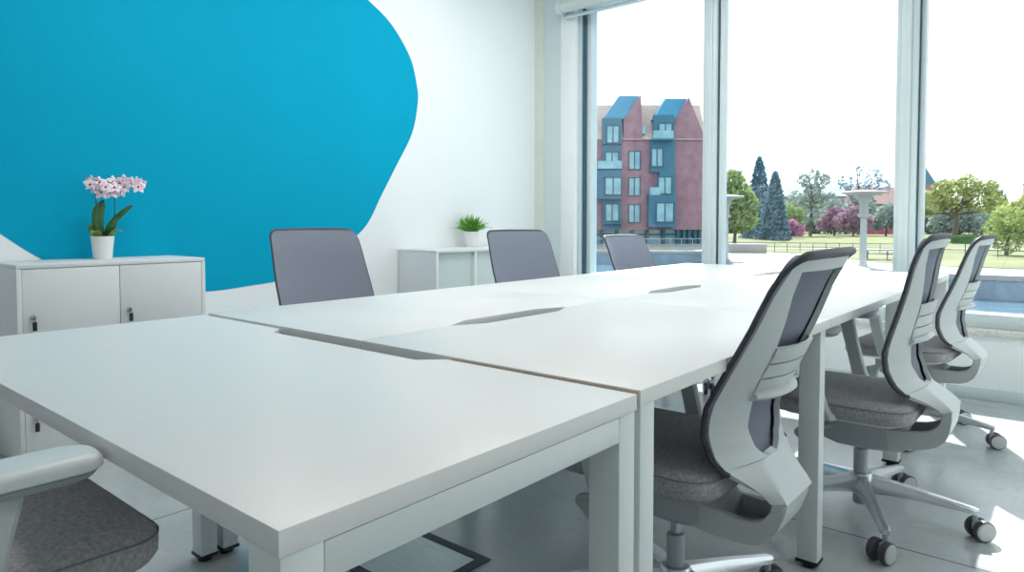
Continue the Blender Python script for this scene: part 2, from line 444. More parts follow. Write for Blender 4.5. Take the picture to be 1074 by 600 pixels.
for xx in (-.54, -.98):
    MB().box(xx - .02, xx + .02, .062, 3.292, .68, DT - TH - .001, .002).build('beam', M['steel_white'], db)

# ---------------------------------------------------------------- office chair
# local frame: forward +x, left +y, origin on the floor under the column
PV = Vector((-.05, 0, .34))             # backrest tilt pivot
RIM = [(.490, .215), (.504, .192), (.534, .175), (.581, .164), (.636, .170), (.70, .202), (.753, .231), (.82, .265), (.892, .297), (.95, .330), (.985, .352)]
CUP = [(.49, .022), (.55, .042), (.62, .048), (.75, .038), (.90, .024), (.98, .014)]
HW = [(.490, .178), (.50, .188), (.52, .202), (.56, .213), (.62, .217), (.75, .216), (.88, .209), (.93, .205), (.950, .201), (.962, .194), (.970, .184), (.975, .170)]
def dfront(z, u):
    return lerp(RIM, z) + lerp(CUP, z) * (1 - abs(u) ** 2.2)
def dshell(z, u):
    return lerp(RIM, z) + .013 + (lerp(CUP, z) + .012) * (1 - abs(u) ** 2.0)
def L(d, w, z):
    return Vector((-d, w, z)) - PV
def make_chair():
    root = empty('office_chair')
    # --- backrest frame (shell with window + under-seat loop)
    b = MB()
    WIN = [(.60, .104), (.65, .106), (.75, .114), (.85, .136), (.92, .155), (.940, .160)]
    def winw(z):
        return lerp(WIN, z) if z >= .60 else max(.030, .104 * math.sqrt(max(0, 1 - ((.60 - z) / .0985) ** 2)))
    zs_up = [.966, .955, .945]
    zs_win = [.940, .92, .89, .86, .83, .80, .77, .74, .71, .68, .65, .62, .60, .585, .570, .557, .545, .534, .525, .517, .511, .507, .5045]
    low = [(.499, .208, .182, .240, .055), (.491, .216, .174, .248, .074), (.481, .228, .162, .257, .083), (.467, .244, .146, .270, .087), (.451, .258, .129, .285, .088), (.436, .268, .115, .297, .088), (.421, .275, .105, .306, .088)]
    NB, NM = 7, 8
    rows = []
    def row(z, hw, win, fn):
        r = []
        for i in range(NB + 1): r.append((-hw + (hw - win) * i / NB))
        for i in range(1, NM): r.append(-win + 2 * win * i / NM)
        for i in range(NB + 1): r.append(win + (hw - win) * i / NB)
        return [L(fn(w), w, z) for w in r]
    allrows = []
    for z in zs_up: allrows.append((z, lerp(HW, z) - .003, .160, None, False))
    for z in zs_win: allrows.append((z, lerp(HW, z) - .003, winw(z), None, True))
    for z, de, hw, dc, wc in low: allrows.append((z, hw, wc, (de, dc, wc), False))
    bm3 = bmesh.new(); Vv = []
    for (z, hw, win, sp, iswin) in allrows:
        if sp is None: fn = lambda w, z=z, hw=hw: dshell(z, w / hw)
        else: fn = lambda w, hw=hw, sp=sp: sp[1] if abs(w) <= sp[2] + 1e-6 else sp[1] + (sp[0] - sp[1]) * (abs(w) - sp[2]) / (hw - sp[2])
        Vv.append([bm3.verts.new(p) for p in row(z, hw, win, fn)])
    ncol = len(Vv[0])
    for i in range(len(Vv) - 1):
        hole = allrows[i][4] and allrows[i + 1][4]
        for j in range(ncol - 1):
            if hole and NB <= j < NB + NM: continue
            bm3.faces.new((Vv[i][j], Vv[i][j + 1], Vv[i + 1][j + 1], Vv[i + 1][j]))
    bmesh.ops.recalc_face_normals(bm3, faces=bm3.faces[:])
    # make sure normals point rearwards (-x) then thicken forwards
    if sum(f.normal.x * f.calc_area() for f in bm3.faces) > 0:
        bmesh.ops.reverse_faces(bm3, faces=bm3.faces[:])
    bmesh.ops.solidify(bm3, geom=bm3.faces[:], thickness=.013)
    b._add(bm3)
    # loop under the seat: channel with two side cheeks and an outer skin, sharp kink at the back
    outer = [(.304, .423), (.298, .395), (.284, .356), (.266, .328), (.240, .310), (.205, .302), (.150, .300), (.100, .301), (.050, .306)]
    inner = [(.273, .420), (.270, .400), (.257, .380), (.243, .368), (.224, .361), (.196, .358), (.150, .362), (.100, .368), (.050, .374)]
    hws = [.0960, .0930, .0890, .085, .083, .080, .076, .072, .066]
    for sg in (1, -1):
        secs = []
        for (od, oz), (id_, iz), hw in zip(outer, inner, hws):
            w1, w0, c = sg * hw, sg * (hw - .016), sg * .003
            ov = Vector((od, oz)); iv = Vector((id_, iz)); n_ = (ov - iv).normalized() * .003
            secs.append([L(od, w1 - c, oz), L(od - n_.x, w1, oz - n_.y), L(id_ + n_.x, w1, iz + n_.y), L(id_, w1 - c, iz), L(id_, w0, iz), L(od, w0, oz)])
        b.sweep(secs)
    secs = []
    for (od, oz), (id_, iz), hw in list(zip(outer, inner, hws)):
        ov = Vector((od, oz)); iv = Vector((id_, iz)); q = ov + (iv - ov).normalized() * .014; hw -= .0005
        secs.append([L(od, hw, oz), L(q.x, hw, q.y), L(q.x, -hw, q.y), L(od, -hw, oz)])
    b.sweep(secs)
    bk = b.build('backrest_frame', M['shell'], root, PV, smooth=28)
    # --- mesh panel
    zs = [.492, .50, .512, .53, .555, .58, .61, .64, .67, .70, .74, .78, .82, .86, .90, .93, .948, .960, .968, .9735]
    N = 22; rows = []
    for z in zs:
        hw = lerp(HW, z)
        rows.append([L(dfront(z, -1 + 2 * i / N), hw * (-1 + 2 * i / N), z) for i in range(N + 1)])
    mp = MB().grid(rows, thick=.006).build('mesh_panel', M['mesh'], bk, smooth=50)
    # dark rim around the mesh with a thicker lip along the top
    pts = []
    for z in zs: pts.append(L(lerp(RIM, z), lerp(HW, z), z))
    topz = zs[-1]; hw = lerp(HW, topz)
    for i in range(1, N): 
        u = 1 - 2 * i / N
        pts.append(L(dfront(topz, u), hw * u, topz + .003 * (1 - u * u)))
    for z in reversed(zs): pts.append(L(lerp(RIM, z), -lerp(HW, z), z))
    nz = len(zs); rad = []
    for q in range(len(pts)):
        t = q - (nz - 5); u_ = len(pts) - 1 - q - (nz - 5)
        rad.append(.0055 if min(t, u_) < 0 else min(.0100, .0055 + .0010 * min(t, u_)))
        if min(t, u_) >= 0: pts[q] = pts[q] + Vector((-.0042 * min(4, min(t, u_)), 0, 0))
    r = MB().tube(pts, rad, 8)
    r.build('rim', M['rim'], bk, smooth=60)
    # --- lumbar strap: three slats over a projecting ledge
    b = MB()
    for z0, z1 in ((.735, .768), (.700, .731), (.668, .696)):
        rows = []
        for k in range(5):
            z = z0 + (z1 - z0) * k / 4; row_ = []
            for i in range(17):
                u = -1 + i / 8; w = .118 * u
                row_.append(L(dshell(z, w / .21) + .004 + .009 * (1 - abs(u) ** 3), w, z))
            rows.append(row_)
        b.grid(rows, thick=.009)
    rings = []
    for i in range(21):
        u = -1 + i / 10; w = .122 * u
        dc = dshell(.66, w / .21) + .004 + .015 * (1 - abs(u) ** 3)
        rings.append([L(dc - .016, w, .668), L(dc - .002, w, .669), L(dc + .010, w, .663), L(dc + .012, w, .655), L(dc + .002, w, .648), L(dc - .016, w, .645)])
    b.sweep(rings)
    b.build('lumbar_support', M['shell'], bk, smooth=40)
    # --- seat cushion
    rows = []
    def ring(z, ins, drop):
        xs0, xs1, hy = -.192 + ins, .265 - ins, .243 - ins
        r = .085 - ins * .6; pts = []
        for cx, cy, a0 in ((xs1 - r, hy - r, 0), (xs0 + r, hy - r, 90), (xs0 + r, -hy + r, 180), (xs1 - r, -hy + r, 270)):
            for k in range(7):
                a = math.radians(a0 + 15 * k); px = cx + r * math.cos(a); py = cy + r * math.sin(a)
                pts.append(Vector((px, py, z - drop * max(0, (px - .12) / .145) ** 2)))
        return pts
    secs = [ring(.424, .022, .004), ring(.428, .008, .006), ring(.440, .001, .008), ring(.460, 0, .012), ring(.474, .002, .014), ring(.486, .012, .016), ring(.493, .035, .016), ring(.496, .085, .010)]
    b = MB(); b.sweep(secs); st = b.build('seat', M['seat'], root, smooth=60)
    # seam piping on the seat
    rp = ring(.4745, .0005, .014); MB().tube(rp + [rp[0]], .0016, 6).build('piping', M['mesh'], st)
    b = MB(); b.sweep([ring(.405, .075, 0), ring(.412, .045, .0), ring(.422, .028, .003), ring(.426, .026, .004)]); b.build('seat_pan', M['shell'], st, smooth=40)
    # --- mechanism with lever and tension knob
    b = MB()
    secs = []
    for x, z0, z1, hw in ((-.150, .312, .372, .060), (-.13, .302, .385, .068), (-.03, .296, .408, .078), (.06, .298, .408, .078), (.13, .315, .408, .070), (.155, .345, .406, .060)):
        c = .012
        secs.append([Vector((x, hw, z0 + c)), Vector((x, hw, z1 - c)), Vector((x, hw - c, z1)), Vector((x, -hw + c, z1)), Vector((x, -hw, z1 - c)), Vector((x, -hw, z0 + c)), Vector((x, -hw + c, z0)), Vector((x, hw - c, z0))])
    b.sweep(secs); mc = b.build('mechanism', M['plastic_mid'], root, smooth=30)
    b = MB(); b.tube(smoothpts([(.08, .06, .36), (.10, .15, .362), (.12, .205, .355)], 4), .008, 8)
    b.build('lever_rod', M['plastic_mid'], mc)
    kp = []
    for k in range(24):
        a = 2 * PI * k / 24; rr = .030 + .006 * math.cos(3 * a + .6); kp.append((rr * math.cos(a), rr * math.sin(a)))
    b = MB(); b.prism(kp, -.011, .011, .003); b.cyl((0, 0, .010), (0, 0, .014), .012, n=16); b.xf(Matrix.Translation((.125, .215, .352)) @ Matrix.Rotation(-PI / 2, 4, 'X')); b.build('knob', M['plastic_mid'], mc)
    b = MB(); b.tube([(.05, -.06, .385), (.06, -.16, .385), (.07, -.22, .383)], .007, 8); b.box(.05, .10, -.255, -.205, .377, .389, .004); b.build('lever', M['plastic_mid'], mc)
    # --- armrests
    for s in (1, -1):
        b = MB()
        pth = [(.05, .12, .392, .06, .020), (.05, .20, .390, .06, .022), (.055, .255, .398, .058, .026), (.065, .272, .43, .054, .026), (.085, .275, .50, .050, .024), (.104, .274, .58, .050, .022), (.124, .272, .673, .058, .022)]
        pv = [Vector((p[0], p[1], p[2])) for p in pth]; secs = []
        for i, p in enumerate(pth):
            t = (pv[min(i + 1, len(pv) - 1)] - pv[max(i - 1, 0)]).normalized()
            fx = Vector((1, 0, 0)); fx = (fx - t * fx.dot(t)).normalized(); nn = t.cross(fx)
            ring_ = []
            hwid, hth = p[3] / 2, p[4] / 2; c = .006
            for (aa, bb) in ((hwid, hth - c), (hwid - c, hth), (-hwid + c, hth), (-hwid, hth - c), (-hwid, -hth + c), (-hwid + c, -hth), (hwid - c, -hth), (hwid, -hth + c)):
                q = pv[i] + fx * aa + nn * bb; ring_.append(Vector((q.x, q.y * s, q.z)))
            secs.append(ring_)
        b.sweep(secs); ar = b.build('armrest', M['shell'], root, smooth=40)
        b = MB()
        def pring(z, ins):
            x0, x1, hy, r = .005 + ins, .250 - ins, .045 - ins, .034 - ins * .5; pts = []
            for cx, cy, a0 in ((x1 - r, hy - r, 0), (x0 + r, hy - r, 90), (x0 + r, -hy + r, 180), (x1 - r, -hy + r, 270)):
                for k in range(6):
                    a = math.radians(a0 + 18 * k); pts.append(Vector((cx + r * math.cos(a), s * .270 + cy + r * math.sin(a), z)))
            return pts
        b.sweep([pring(0.668, .022), pring(0.674, .010), pring(0.682, .004)]); b.build('pad_base', M['plastic_mid'], ar, smooth=40)
        b = MB(); b.sweep([pring(0.683, .003), pring(0.686, 0), pring(0.696, .001), pring(0.702, .006), pring(0.705, .014)])
        b.build('arm_pad', M['shell'], ar, smooth=50)
    # --- gas column
    b = MB(); b.lathe([(0, .045), (.020, .045), (.023, .05), (.023, .235), (.021, .24), (0, .24)], n=24)
    gc = b.build('gas_column', M['plastic_mid'], root)
    b = MB(); b.cyl((0, 0, .235), (0, 0, .405), .013, n=18); b.build('piston', M['chrome'], gc)
    # --- star base
    b = MB(); b.lathe([(.024, .085), (.040, .088), (.043, .10), (.043, .145), (.036, .158), (.024, .160)], n=28)
    for k in range(5):
        secs = []
        for d, zc, hw, hh in ((.030, .122, .026, .030), (.09, .120, .021, .024), (.18, .113, .017, .018), (.28, .101, .014, .0125), (.335, .094, .015, .010), (.350, .092, .010, .008)):
            c = hw * .45
            secs.append([Vector((d, hw, zc - hh)), Vector((d, hw, zc + hh * .2)), Vector((d, hw - c, zc + hh)), Vector((d, -hw + c, zc + hh)), Vector((d, -hw, zc + hh * .2)), Vector((d, -hw, zc - hh))])
        t = MB(); t.sweep(secs); t.xf(Matrix.Rotation(2 * PI * k / 5, 4, 'Z')); b._add(t.bm)
    b.build('star_base', M['alu'], root, smooth=30)
    # --- casters
    for k in range(5):
        a = 2 * PI * k / 5
        b = MB(); b.cyl((0, 0, .05), (0, 0, .088), .008, n=12); b.box(-.008, .022, -.008, .008, .030, .058, .005)
        b.cyl((.018, -.030, .034), (.018, .030, .034), .006, n=10)
        c = b.build('caster', M['plastic_mid'], root, (.338 * math.cos(a), .338 * math.sin(a), 0), (0, 0, a + .5), smooth=40)
        for s in (1, -1):
            y0, y1 = (.009, .031) if s > 0 else (-.031, -.009)
            w_ = MB(); w_.cyl((.018, y0, .034), (.018, y1, .034), .034, n=28, bev=.004)
            wo = w_.build('wheel', [M['wheel'], M['wheelcap']], c, smooth=40)
            # outer disc cap
            me = wo.data; cap = bmesh.new(); cap.from_mesh(me)
            yc = y1 if s > 0 else y0
            bmesh.ops.create_cone(cap, cap_ends=True, segments=28, radius1=.026, radius2=.026, depth=.004, matrix=Matrix.Translation((.018, yc, .034)) @ Matrix.Rotation(PI / 2, 4, 'X'))
            for f in cap.faces:
                cc = f.calc_center_median()
                if abs(cc.y - yc) < .0025 and (Vector((cc.x - .018, cc.z - .034)).length < .0268): f.material_index = 1
            cap.to_mesh(me); cap.free()
    return root

chair0 = make_chair()
def place_chair(o, x, y, rz, dz, tilt, phase, label, group=None, arm=(0, 0, 0, 0)):
    o.location = (x, y, 0); o.rotation_euler = (0, 0, rz); o['label'] = label; o['category'] = 'chair'
    if group: o['group'] = group
    ci = 0; ai = 0
    for ch in o.children:
        n = ch.name.split('.')[0]
        if n in ('seat', 'mechanism', 'armrest', 'backrest_frame'): ch.location.z += dz
        if n == 'backrest_frame': ch.rotation_euler = (0, -tilt, 0)
        a0 = phase - rz
        if n == 'star_base': ch.rotation_euler = (0, 0, a0)
        if n == 'armrest':
            ch.location.x += arm[0]; ch.location.z += arm[1]; ch.location.y += arm[3] * (1 - 2 * ai); ai += 1
            for pd in ch.children: pd.location.x += arm[2]
        if n == 'caster':
            a = a0 + 2 * PI * ci / 5
            ch.location = (.338 * math.cos(a), .338 * math.sin(a), 0); ch.rotation_euler = (0, 0, a + [.6, -.5, .9, .3, -.8][ci]); ci += 1
R = math.radians
chairs = [
    (-.221, .588, PI + R(.3), 0, .006, R(-4), 'grey office chair nearest on the right long side of the bench desk'),
    (-.024, 1.615, PI + R(.1), -.035, -.205, R(7), 'grey office chair second from the front on the right side, beside the bare desk leg'),
    (-.078, 2.852, PI - R(3), -.035, -.10, R(-10), 'grey office chair closest to the window on the right side of the bench'),
    (-1.795, .735, R(-11), .025, 0, R(10), 'office chair on the far side in front of the blue painted wall'),
    (-1.77, 2.07, R(-22), .005, 0, R(33), 'office chair on the far side in front of the low cabinet with the small plant'),
    (-1.50, 2.98, R(-8), -.035, 0, R(60), 'office chair on the far side seen against the brick building in the window'),
    (-.733, -.815, R(90), .092, 0, R(40), 'office chair cut off at the lower left, tucked under the single desk'),
]
# make all copies from the untouched prototype first
roots = [chair0] + [copy_tree(chair0) for _ in chairs[1:]]
for o, c in zip(roots, chairs):
    place_chair(o, *c, group='grey mesh back office chairs around the desks', arm={6: (-.10, -.054, -.012, .03), 3: (0, -.045, 0, 0), 1: (0, .035, 0, 0), 2: (0, .035, 0, 0)}.get(roots.index(o), (0, 0, 0, 0)))

# ---------------------------------------------------------------- storage along the left wall
cab = empty('storage_cabinet', (-3.0, .225, 0)); tag(cab, 'white four door locker cabinet with the orchid pot on top', 'cabinet')
hx, hy, zt = .195, .395, .860
b = MB(); b.box(-hx, hx - .018, -hy, hy, .03, zt - .018, .002); b.build('body', M['cab'], cab)
MB().box(-hx, hx, -hy, hy, zt - .018, zt, .002).build('top_panel', M['cab'], cab)
for s in (-1, 1):
    MB().box(hx - .018, hx, s * hy - (.018 if s > 0 else 0), s * hy + (.018 if s < 0 else 0), .03, zt - .018, .001).build('side_edge', M['cab'], cab)
for col_ in (0, 1):
    for row_ in (0, 1):
        y0 = -hy + .0195 if col_ == 0 else .0015; y1 = -.0015 if col_ == 0 else hy - .0195
        z0, z1 = ((.034, .4275) if row_ == 0 else (.4315, zt - .0205))
        d = MB().box(hx - .018, hx, y0, y1, z0, z1, .0015).build('door', M['cab'], cab)
        ly = y0 + .035; lz = .638 if row_ == 1 else .213
        k = MB(); k.cyl((hx, ly, lz), (hx + .014, ly, lz), .0105, n=18, bev=.002); k.box(hx + .014, hx + .034, ly - .001, ly + .001, lz - .008, lz + .008)
        lk = k.build('lock', M['chrome'], d)
        k = MB(); k.cyl((hx + .026, ly, lz - .004), (hx + .024, ly + .002, lz - .022), .0018, n=8); k.box(hx + .017, hx + .025, ly - .007, ly + .009, lz - .055, lz - .018, .002)
        k.build('key', M['black'], d)
MB().box(-hx + .01, hx - .03, -hy + .01, hy - .01, 0, .03).build('plinth', M['cab'], cab)

sh = empty('low_cabinet', (-3.0, 2.80, 0)); tag(sh, 'low white cabinet with pale recessed fronts and the small green plant on top', 'cabinet')
y0, y1, zt2 = -.590, .590, .842
MB().box(-hx, hx, y0, y1, zt2 - .018, zt2, .001).build('top_panel', M['cab'], sh)
MB().box(-hx, hx - .004, y0, y1, .0, .05, .001).build('bottom_panel', M['cab'], sh)
MB().box(-hx, hx, y0, y0 + .018, .05, zt2 - .018, .001).build('side_panel', M['cab'], sh)
MB().box(-hx, hx, y1 - .018, y1, .05, zt2 - .018, .001).build('side_panel', M['cab'], sh)
MB().box(-hx, -hx + .012, y0 + .018, y1 - .018, .05, zt2 - .018).build('back_panel', M['shelfback'], sh)
for q in (-.197, .197): MB().box(-hx + .012, hx - .002, q - .009, q + .009, .05, zt2 - .018, .001).build('divider', M['cab'], sh)
for q in ((y0 + .018, -.206), (-.188, .188), (.206, y1 - .018)):
    MB().box(hx - .045, hx - .027, q[0], q[1], .05, zt2 - .018).build('front_panel', M['shelfback'], sh)

# orchid
rng = random.Random(4)
orx = empty('potted_orchid', (-3.06, .245, zt)); tag(orx, 'white and pink orchid in a white pot on the locker cabinet', 'plant')
b = MB(); b.lathe([(0, 0), (.037, 0), (.040, .004), (.050, .105), (.0515, .110), (.049, .110), (.047, .098), (0, .096)], n=36); b.build('pot', M['pot'], orx)
b = MB(); b.lathe([(0, .103), (.03, .102), (.0465, .097)], n=20); b.build('bark', M['soil'], orx)
# camera-side directions on this wall: image right = +y mostly, so leaves spread in y
def leaf(pts, wid, roll=0.0, n=8, fold=.25):
    P = smoothpts(pts, n); rows = []
    for i, p in enumerate(P):
        t = i / (len(P) - 1); tan = (P[min(i + 1, len(P) - 1)] - P[max(i - 1, 0)]).normalized()
        side = Vector((math.cos(roll), math.sin(roll), 0)); side = (side - tan * side.dot(tan)).normalized(); nn = tan.cross(side)
        w_ = wid * (math.sin(PI * min(1, t * .92 + .08)) ** .7)
        rows.append([p + side * (-w_) + nn * w_ * fold, p, p + side * w_ + nn * w_ * fold])
    return rows
for pts, wd, ro, mt in [
    ([(0, .005, .10), (.0, .04, .17), (.01, .10, .235), (.015, .135, .262)], .014, 1.1, 'orchid_leaf'),
    ([(0, .0, .10), (.01, -.012, .18), (.0, .0, .26), (-.01, .012, .285)], .017, 1.5, 'orchid_leaf'),
    ([(.01, -.012, .10), (.02, -.035, .16), (.02, -.035, .23), (.02, -.02, .27)], .013, 1.4, 'orchid_leaf'),
    ([(.0, .01, .10), (.03, .03, .15), (.03, .055, .20)], .016, 1.2, 'orchid_leaf'),
    ([(.02, -.015, .10), (.045, -.045, .135), (.06, -.065, .125)], .017, .9, 'orchid_leaf2'),
    ([(.02, .02, .10), (.045, .045, .135), (.06, .068, .135)], .018, 2.0, 'orchid_leaf2'),
    ([(.0, -.02, .10), (-.01, -.04, .14), (.0, -.058, .165)], .014, 1.4, 'orchid_leaf2')]:
    MB().grid(leaf(pts, wd, ro), thick=.0012).build('leaf', M[mt], orx, smooth=60)
for pts in ([(.0, -.008, .10), (.005, -.022, .22), (.01, -.028, .33), (.03, -.01, .372), (.04, .03, .365)], [(.0, .012, .10), (.01, .05, .20), (.0, .058, .30), (.01, .075, .355), (.02, .11, .38), (.02, .17, .382)]):
    MB().tube(smoothpts(pts, 6), .0026, 6).build('stem', M['stem'], orx)
def flower(c, nrm, sz):
    nrm = Vector(nrm).normalized(); a = nrm.cross(Vector((0, 0, 1))).normalized(); u = a.cross(nrm)
    b = MB()
    for k in range(5):
        an = PI / 2 + 2 * PI * k / 5; wid = sz * (.42 if k in (1, 4) else .30); ln = sz
        dr = a * math.cos(an) + u * math.sin(an); sd = nrm.cross(dr)
        rows = []
        for i in range(6):
            t = i / 5; ww = wid * math.sin(PI * min(1, .12 + t * .86)) ** .8
            q = Vector(c) + dr * ln * t + nrm * (.10 * sz * math.sin(t * 2.6) - .08 * sz * t * t)
            rows.append([q - sd * ww - nrm * ww * .15, q + nrm * .02 * sz, q + sd * ww - nrm * ww * .15])
        b.grid(rows, thick=.0009)
    fo = b.build('flower', M['petal'], orx, smooth=70)
    MB().lathe([(0, 0), (sz * .16, sz * .06), (sz * .12, sz * .22), (0, sz * .3)], n=10).xf(Matrix.Translation(Vector(c)) @ Vector((0, 0, 1)).rotation_difference((nrm + u * -.5).normalized()).to_matrix().to_4x4()).build('lip', M['petal_c'], fo)
fl = [(-.050, .372), (-.02, .366), (-.042, .338), (.000, .345), (-.012, .318), (.02, .352), (.045, .345), (.035, .322), (.07, .325), (.066, .362), (.09, .375), (.095, .348), (.125, .366), (.15, .372), (.17, .368), (.15, .352), (.045, .372), (-.065, .355)]
for (yy, zz) in fl:
    flower((.035 + rng.uniform(-.015, .02), yy, zz), (1 + rng.uniform(-.3, .3), -.5 + rng.uniform(-.5, .4), rng.uniform(-.35, .35)), rng.uniform(.029, .037))

# small green plant on the shelf
gp = empty('potted_plant', (-3.07, 2.84, zt2)); tag(gp, 'small bushy green plant in a white pot on the low cabinet', 'plant')
b = MB(); b.lathe([(0, 0), (.043, 0), (.046, .004), (.058, .115), (.059, .120), (.056, .120), (.054, .108), (0, .106)], n=36); b.build('pot', M['pot'], gp)
b = MB()
for i in range(330):
    th = rng.uniform(0, 2 * PI); ph = rng.uniform(.05, 1.0) ** .7; sp = ph * 1.25
    ln = rng.uniform(.09, .165); base = Vector((rng.uniform(-.03, .03), rng.uniform(-.03, .03), .108))
    dr = Vector((math.cos(th) * math.sin(sp), math.sin(th) * math.sin(sp), math.cos(sp)))
    mid = base + dr * ln * .55 + Vector((0, 0, .012)); tip = base + dr * ln * .95 + Vector((0, 0, .012 - .02 * ph))
    s0 = .42
    sd = dr.cross(Vector((rng.uniform(-1, 1), rng.uniform(-1, 1), .3))).normalized() * rng.uniform(.0035, .0065)
    st_ = base.lerp(mid, s0)
    b.grid([[base - sd * .12, base + sd * .12], [st_ - sd * .3, st_ + sd * .3], [mid - sd, mid + sd], [tip - sd * .15, tip + sd * .15]])
b.build('foliage', M['grass_leaf'], gp, smooth=0)

# ---------------------------------------------------------------- outside
GZ = -1.6
M['plaza'] = mat('pale_paving', (134, 134, 130), 0.85, var=0.06, scale=.6)
M['lawn'] = mat('lawn_grass', (110, 115, 84), 0.95, spec=.1, var=0.22, scale=.25)
M['quay'] = mat('quay_stone', (120, 138, 152), 0.85, var=0.2, scale=.8)
M['cap'] = mat('quay_cap_stone', (146, 146, 145), 0.8, var=0.05, scale=.8)
M['brick'] = mat('red_brick', (150, 114, 124), 0.9, spec=.1, var=0.18, scale=.9)
M['tile'] = mat('roof_tile', (188, 168, 160), 0.95, spec=.05, var=0.2, scale=2.2, stretch=(1, 1, 6))
M['bay'] = mat('blue_bay_cladding', (60, 102, 124), 0.7, var=0.08, scale=.8)
M['bayroof'] = mat('blue_zinc_roof', (78, 132, 162), 0.85, spec=.1, var=0.08, scale=.9)
M['wframe'] = mat('dark_window_frame', (52, 78, 98), 0.5, var=0.05, scale=2)
M['pane'] = mat('reflecting_pane', (112, 158, 172), 0.12, spec=.9, var=0.25, scale=.9)
M['trunk'] = mat('tree_bark', (98, 88, 80), 0.9, var=0.25, scale=2)
M['lampgrey'] = mat('lamp_post_metal', (150, 158, 160), 0.5, var=0.05, scale=2)
M['lampwhite'] = mat('lamp_reflector', (150, 154, 150), 0.6, var=0.03, scale=2)
def leafmat(name, rgb, v=.35):
    m, nt, b, out = new_mat(name)
    c = srgb(*rgb)
    tc = nt.nodes.new('ShaderNodeTexCoord'); n = nt.nodes.new('ShaderNodeTexNoise'); n.inputs['Scale'].default_value = .9; n.inputs['Detail'].default_value = 6
    r = nt.nodes.new('ShaderNodeValToRGB'); r.color_ramp.elements[0].position = .3; r.color_ramp.elements[1].position = .7
    r.color_ramp.elements[0].color = [x * (1 - v) for x in c[:3]] + [1]; r.color_ramp.elements[1].color = [min(1, x * (1 + v)) for x in c[:3]] + [1]
    nt.links.new(tc.outputs['Object'], n.inputs['Vector']); nt.links.new(n.outputs['Fac'], r.inputs['Fac'])
    nt.nodes.remove(b)
    d = nt.nodes.new('ShaderNodeBsdfDiffuse'); t = nt.nodes.new('ShaderNodeBsdfTranslucent'); mx = nt.nodes.new('ShaderNodeMixShader'); mx.inputs[0].default_value = .32
    nt.links.new(r.outputs['Color'], d.inputs[0]); nt.links.new(r.outputs['Color'], t.inputs[0])
    nt.links.new(d.outputs[0], mx.inputs[1]); nt.links.new(t.outputs[0], mx.inputs[2]); nt.links.new(mx.outputs[0], out.inputs[0])
    return m
M['lf_green'] = leafmat('leaf_fresh_green', (146, 166, 112))
M['lf_oak'] = leafmat('leaf_yellow_green', (160, 170, 110))
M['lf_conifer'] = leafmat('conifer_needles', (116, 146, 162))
M['lf_willow'] = leafmat('willow_leaf', (158, 174, 112))
M['lf_pink'] = leafmat('pink_blossom', (186, 136, 170))
M['lf_purple'] = leafmat('purple_leaf', (164, 136, 156))
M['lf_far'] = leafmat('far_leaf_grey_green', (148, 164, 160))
M['lf_hedge'] = leafmat('hedge_leaf', (92, 128, 84))

# water
m, nt, b, out = new_mat('canal_water')
b.inputs['Base Color'].default_value = srgb(84, 112, 130); b.inputs['Roughness'].default_value = .12
tc = nt.nodes.new('ShaderNodeTexCoord'); n = nt.nodes.new('ShaderNodeTexNoise'); n.inputs['Scale'].default_value = 1.3; n.inputs['Detail'].default_value = 4
bpn = nt.nodes.new('ShaderNodeBump'); bpn.inputs['Strength'].default_value = .6; bpn.inputs['Distance'].default_value = .15
nt.links.new(tc.outputs['Object'], n.inputs['Vector']); nt.links.new(n.outputs['Fac'], bpn.inputs['Height']); nt.links.new(bpn.outputs['Normal'], b.inputs['Normal'])
M['water'] = m
o = MB().box(-140, 160, 5, 75, -4.0, -2.75).build('canal_water', M['water'], smooth=0); struct(o, 'blue grey canal water outside the window', 'water')
# land beyond the canal
quay = [(200, 30), (30, 37), (-1.8, 39.6), (-15, 38.2), (-20, 49), (-24.5, 56.5), (-34, 49.5), (-62, 28), (-400, 28)]
land = quay + [(-700, 900), (700, 900), (700, 30)]
o = MB().prism(land, -5, GZ, 0).build('park_ground', M['plaza'], smooth=0); struct(o, 'pale paved ground across the canal', 'ground')
qw = MB()
for (xa, ya), (xb, yb) in zip(quay[:-1], quay[1:]):
    d = Vector((xb - xa, yb - ya, 0)); n = Vector((d.y, -d.x, 0)).normalized() * .25
    if n.y > 0 and abs(n.y) > .0: n = -n
    pts = [Vector((xa, ya, 0)), Vector((xb, yb, 0)), Vector((xb, yb, 0)) + n, Vector((xa, ya, 0)) + n]
    qw.prism([(p.x, p.y) for p in pts], -4.5, GZ - .22)
o = qw.build('quay_wall', M['quay'], smooth=0); struct(o, 'blue grey stone quay wall above the canal', 'wall')
qc = MB()
for (xa, ya), (xb, yb) in zip(quay[:-1], quay[1:]):
    d = Vector((xb - xa, yb - ya, 0)); n = Vector((d.y, -d.x, 0)).normalized() * .30
    if n.y > 0: n = -n
    pts = [Vector((xa, ya, 0)) - n * 1.4, Vector((xb, yb, 0)) - n * 1.4, Vector((xb, yb, 0)) + n, Vector((xa, ya, 0)) + n]
    qc.prism([(p.x, p.y) for p in pts], GZ - .22, GZ + .03)
o = qc.build('quay_kerb', M['cap'], smooth=0); struct(o, 'pale stone kerb along the quay', 'kerb')
lawn = [(-8, 46), (60, 42), (300, 60), (400, 500), (-250, 500), (-60, 110), (-26, 62), (-17, 56)]
o = MB().prism(lawn, GZ, GZ + .03).build('lawn', M['lawn'], smooth=0); struct(o, 'green lawn of the park', 'lawn')
pth = smoothpts([(-26, 63, 0), (-20, 68, 0), (-12, 72, 0), (0, 78, 0), (40, 82, 0)], 6)
pw = MB(); rows = []
for i, p_ in enumerate(pth):
    rows.append([Vector((p_.x, p_.y - 1.2, GZ + .045)), Vector((p_.x, p_.y + 1.2, GZ + .045))])
